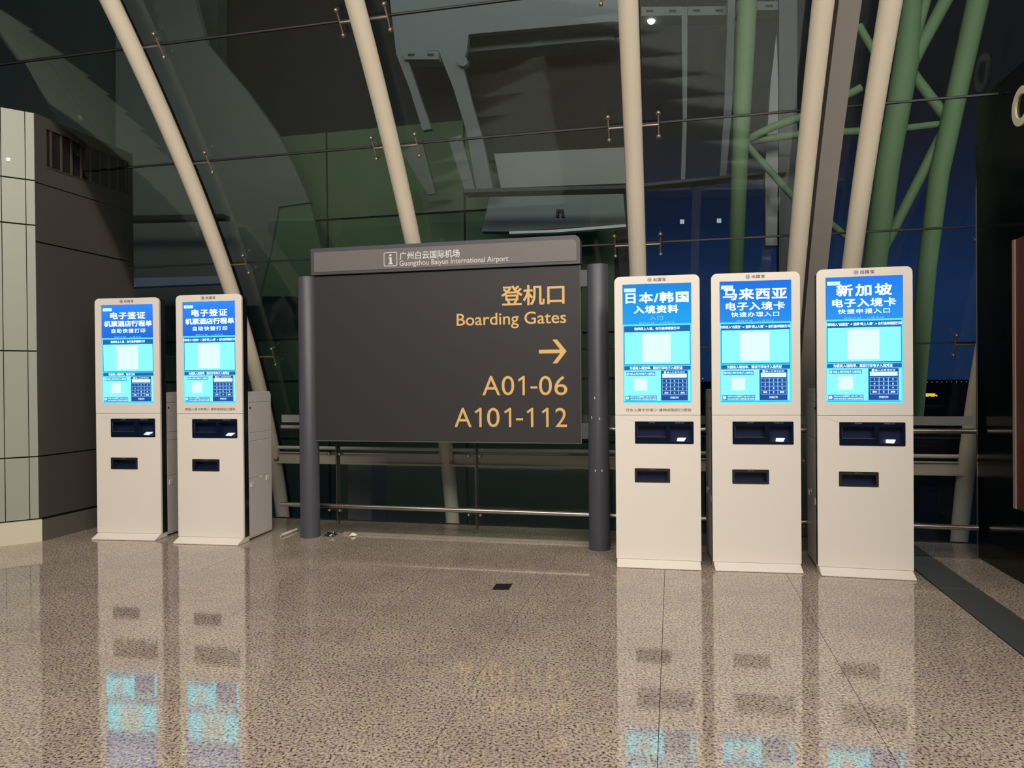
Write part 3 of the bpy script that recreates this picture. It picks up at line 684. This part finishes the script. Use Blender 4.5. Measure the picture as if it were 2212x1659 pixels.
# grey reflections behind the middle, built as solid slab and ribs
c2 = root('ribbed_reflection', 'grey reflections built as a slab with curved ribs between the two middle columns', 'reflected_ribs')
poly('slab', [(835, -60), (1385, -60), (1350, 50), (1324, 46), (1012, 74), (1008, 112), (998, 136), (1020, 221), (1042, 297), (1065, 408), (1030, 409), (1008, 285), (979, 190), (947, 109), (875, 111), (903, 196), (932, 278), (913, 282), (884, 190), (856, 117)], -5.0, .10, slabm, c2)
poly('rib', [(968, 300), (996, 292), (1027, 409), (1004, 411)], -5.1, .08, slabm, c2)
poly('rib', [(868, 330), (910, 300), (941, 418), (925, 420)], -5.1, .08, midm, c2)
poly('lintel_reflection', [(1012, 76), (1324, 48), (1326, 84), (1012, 112)], -5.5, .4, ext('lintel_grey', (86, 96, 98)), c2)
poly('bay_reflection', [(1000, 100), (1352, 50), (1352, 335), (1050, 345)], -6.4, .2, ext('bay_black', (22, 24, 27)), c2)
poly('wall_panel', [(1067, 332), (1348, 318), (1352, 396), (1082, 406)], -5.8, .3, whitem, c2)
poly('disc_reflection', circ(999, 132, 11, 16), -4.9, .1, slabm, c2)
for (x0, x1, y0, y1, sl_) in ((872, 947, 110, 128, 0), (1385, 1473, 15, 34, -1), (1486, 1574, 14, 33, -1), (1592, 1683, 4, 22, -1)):
    b = poly('box_reflection', [(x0, y0), (x1, y0 + sl_), (x1, y1 + sl_), (x0, y1)], -4.9, .3, slabm, c2)
    w2 = (x1 - x0)
    for u in (.12, .68): poly('slot_reflection', [(x0 + w2 * u, y0 + 6), (x0 + w2 * (u + .18), y0 + 6), (x0 + w2 * (u + .18), y0 + 11), (x0 + w2 * u, y0 + 11)], -4.89, .02, darkm, b)
# band with a pale edge, reflections built as solid walls
wk = root('reflected_ledge', 'grey band with thin white edge and tapering pale strip, reflections built solid above the sign', 'reflected_ledge')
poly('beam', [(1000, 408), (1345, 400), (1700, 366), (1700, 371), (1345, 407), (1000, 416)], -4.4, .3, ext('beam_dark', (60, 68, 72)), wk)
poly('wall', [(1060, 418), (1345, 408), (1352, 484), (1100, 500), (1040, 500)], -5.6, .2, ext('walk_wall', (112, 124, 126)), wk)
poly('edge', [(1100, 500), (1200, 496), (1352, 484), (1352, 490), (1200, 502), (1100, 505)], -5.5, .15, mat('edge_white', (235, 240, 235), .5), wk)
cl = poly('clip', [(1202, 452), (1216, 452), (1218, 468), (1212, 468), (1211, 457), (1206, 457), (1206, 468), (1200, 468)], -4.3, .1, seal, wk)
# reflected strips right of the upright column, built as solid uprights
for (nm, pts, t, m_, lab) in (
    ('slim_post', [(1472.5, 15), (1485, 15), (1484, 253), (1480, 387), (1471, 387), (1475, 253)], -4.6, slabm, 'slim pale reflection built as a post, nearest the upright column'),
    ('slim_post', [(1574, -30), (1589, -30), (1582, 217), (1569, 380), (1555, 380), (1565, 217)], -4.6, slabm, 'slim pale reflection built as a post, just left of the green truss leg'),
    ('pier_reflection', [(1677.6, 72), (1681, 177), (1681, 307), (1680, 376), (1679, 530), (1654, 530), (1653, 376), (1656, 307), (1665, 177)], -4.1, whitem, 'tapering white reflection built solid, left of the paired columns'),
    ('dark_reflection', [(1683, -60), (1722, -60), (1722, 640), (1683, 640)], -4.8, ext('pier_grey', (92, 98, 102)), 'broad dark grey reflection built solid, left of the paired columns')):
    if nm == 'pier_reflection': poly('reflected_pier', pts, t, .25, m_, wk); continue
    o = poly(nm, pts, t, .25, m_, None, st_at(pts[0][0], pts[0][1], t)[0]); tag(o, lab, 'post' if 'post' in nm else 'reflected_pier')
for (x, y) in ((1473, 478), (1553, 476)): poly('wall_panel', [(x - 4, y - 4), (x + 5, y - 4), (x + 5, y + 4), (x - 4, y + 4)], -5.55, .05, em('square_light', (175, 185, 198), .9), wk)
# blue-grey strip low at the left
poly('fascia', [(240, 602), (480, 596), (480, 612), (240, 622)], -4.2, .2, ext('fascia_blue', (150, 165, 190)), fac)
poly('dark_beam', [(240, 466), (480, 462), (480, 472), (240, 478)], -4.2, .2, darkm, fac)  # thin dark bar across the left
# green steel truss
trs = root('steel_truss', 'big pale green tubular steel truss outside behind the rightmost kiosks', 'truss')
TT_ = -3.6
def bar(name, pts, w, t=TT_, n=18):
    q_ = [st_at(x, y, t) for x, y in pts]
    dist = (P(q_[0][0], t, q_[0][1]) - Vector((0, 0, EYE))).dot(FW)
    rs = [wi / 2 / F_PX * dist for wi in (w if isinstance(w, (list, tuple)) else [w] * len(pts))]
    mb = MB().use(greenm); mb.tube([(s, -t, z) for s, z in q_], rs, n); return mb.build(name, trs)
bar('leg', [(1618, -60), (1615, 0), (1606, 181), (1599, 325), (1586, 650), (1575, 1000)], [42, 41, 38, 35, 31, 29])
bar('leg', [(1982, -60), (1971, 0), (1957, 137), (1917, 362), (1891, 560), (1860, 900)], [38, 40, 51, 48, 48, 46])
bar('leg', [(2124, -60), (2112, 0), (2072, 181), (2028, 380), (2002, 579), (1975, 900)], [44, 44, 41, 40, 38, 36])
bar('brace', [(2006, -50), (2000, 0), (1975, 90)], 22); bar('brace', [(2075, -50), (2043, 0), (1990, 100), (1965, 150)], [30, 29, 26, 26])
bar('brace', [(1965, 150), (1985, 178), (2050, 262)], 22, -3.7); bar('brace', [(1930, 280), (2050, 266)], 15, -3.7)
bar('brace', [(2050, 262), (1992, 375), (1925, 506), (1880, 590)], [23, 22, 22, 22], -3.7)
bar('brace', [(1605, 305), (1662, 368), (1740, 455)], 15, -3.7); bar('brace', [(1605, 305), (1670, 274), (1760, 242), (1860, 190)], 17, -3.7)
bar('brace', [(1605, 306), (1730, 290), (1910, 281)], 16, -3.8); bar('brace', [(1855, 55), (1895, 125)], 16, -3.7); bar('brace', [(1780, 470), (1850, 530)], 14, -3.7)
# apron ground, lights far off
gd = MB().use(mat('apron_ground', (30, 34, 44), .8, var=.1, bscale=.05)); gd.box(-900, 900, 3, 1500, -6.3, -6)
o = gd.build('apron', loc=ORG, rz=A0); tag(o, kind='structure')
def lamp(loc, r_, m_, label, group=None):
    k = empty('apron_lamp', loc, 0, label=label, cat='lamp', group=group)
    MB().use(m_).ball((0, 0, 0), r_, 10, 6).build('lamp_head', k)
    MB().use(darkm).tube([(0, .05, 0), (0, .05, -6.0 - loc.z)], .05, 6).build('mast', k)
ORDN = ['leftmost', 'second from left', 'third from left', 'fourth from left', 'middle', 'fourth from right', 'third from right', 'second from right', 'rightmost']
def far(px, py, Y=260): d = ray(px, py); return Vector((0, 0, EYE)) + d * (Y / d.y)
rw = [(2003 + 10.5 * i, 825.5 - i * .1) for i in range(9)]
for i, (x, y) in enumerate(rw):
    lamp(far(x, y), .10, em('apron_lamp', (220, 200, 190), 1.0), 'tiny far lamp, %s of the level row right of the rightmost kiosk' % ORDN[i], 'row of distant apron lamps')
for (x, y, r_, c_, lab, g_) in ((1991, 820, .26, (255, 255, 255), 'distant white apron lamp, highest beside the rightmost screen', 2), (1986, 830, .14, (150, 190, 255), 'distant faint blue lamp just under the white apron lamp', 1), (1988, 837, .20, (240, 190, 230), 'distant pink lamp low beside the rightmost screen', 1),
    (1518, 818, .12, (255, 255, 255), 'tiny distant lamp between the third and fourth kiosks', 1), (1317, 815, .12, (255, 255, 255), 'tiny distant lamp between the right sign post and the third kiosk', 1), (1263, 831, .12, (230, 240, 255), 'tiny distant lamp between sign face and right post', 1)):
    lamp(far(x, y, 200 + (x % 7) * 6), r_, em('lamp_%d_%d' % (x, y), c_, g_), lab)
v = empty('service_vehicle', far(2016, 853, 180), 0, label='small lit yellow vehicle far off right of the rightmost kiosk', cat='vehicle')
mb = MB().use(em('vehicle_light', (250, 205, 60), 1.0)); mb.box(-1.3, .5, 0, 1, -.45, .35); mb.box(.5, 1.0, 0, 1, -.45, .0); mb.build('lit_body', v)
mb = MB().use(mat('tyre', (15, 15, 15), .8))
for x in (-.9, .5): mb.tube([(x, -.05, -.5), (x, .1, -.5)], .25, 12)
mb.build('wheels', v)
fl_ = empty('reflected_downlight', P(*(lambda q_: (q_[0], -5.05, q_[1]))(st_at(1407, 44, -5.05))), A0, label='bright half round reflection of a downlight at the top right of the upright column', cat='lamp')  # downlight mirrored in the glass, built as a glowing globe outside
rl = 8.5 / F_PX * 10.4
mb = MB().use(em('reflected_glow', (255, 252, 240), 6)); mb.ball((0, 0, 0), rl, 16, 10, .95); mb.build('globe', fl_)
mb = MB().use(darkm); mb.tube([(0, 0, .005), (0, 0, rl + .02)], [rl * 1.12, rl * 1.12], 18); mb.build('cap', fl_)
# pale panel low behind the glass, stands in for a bright reflection
o = poly('reflection_panel', [(752, 1000), (803, 1000), (803, 1135), (752, 1135)], -1.6, .4, whitem, None, st_at(777, 1050, -1.6)[0]); tag(o, 'pale panel added for a bright reflection, under the left half of the sign', 'cabinet')
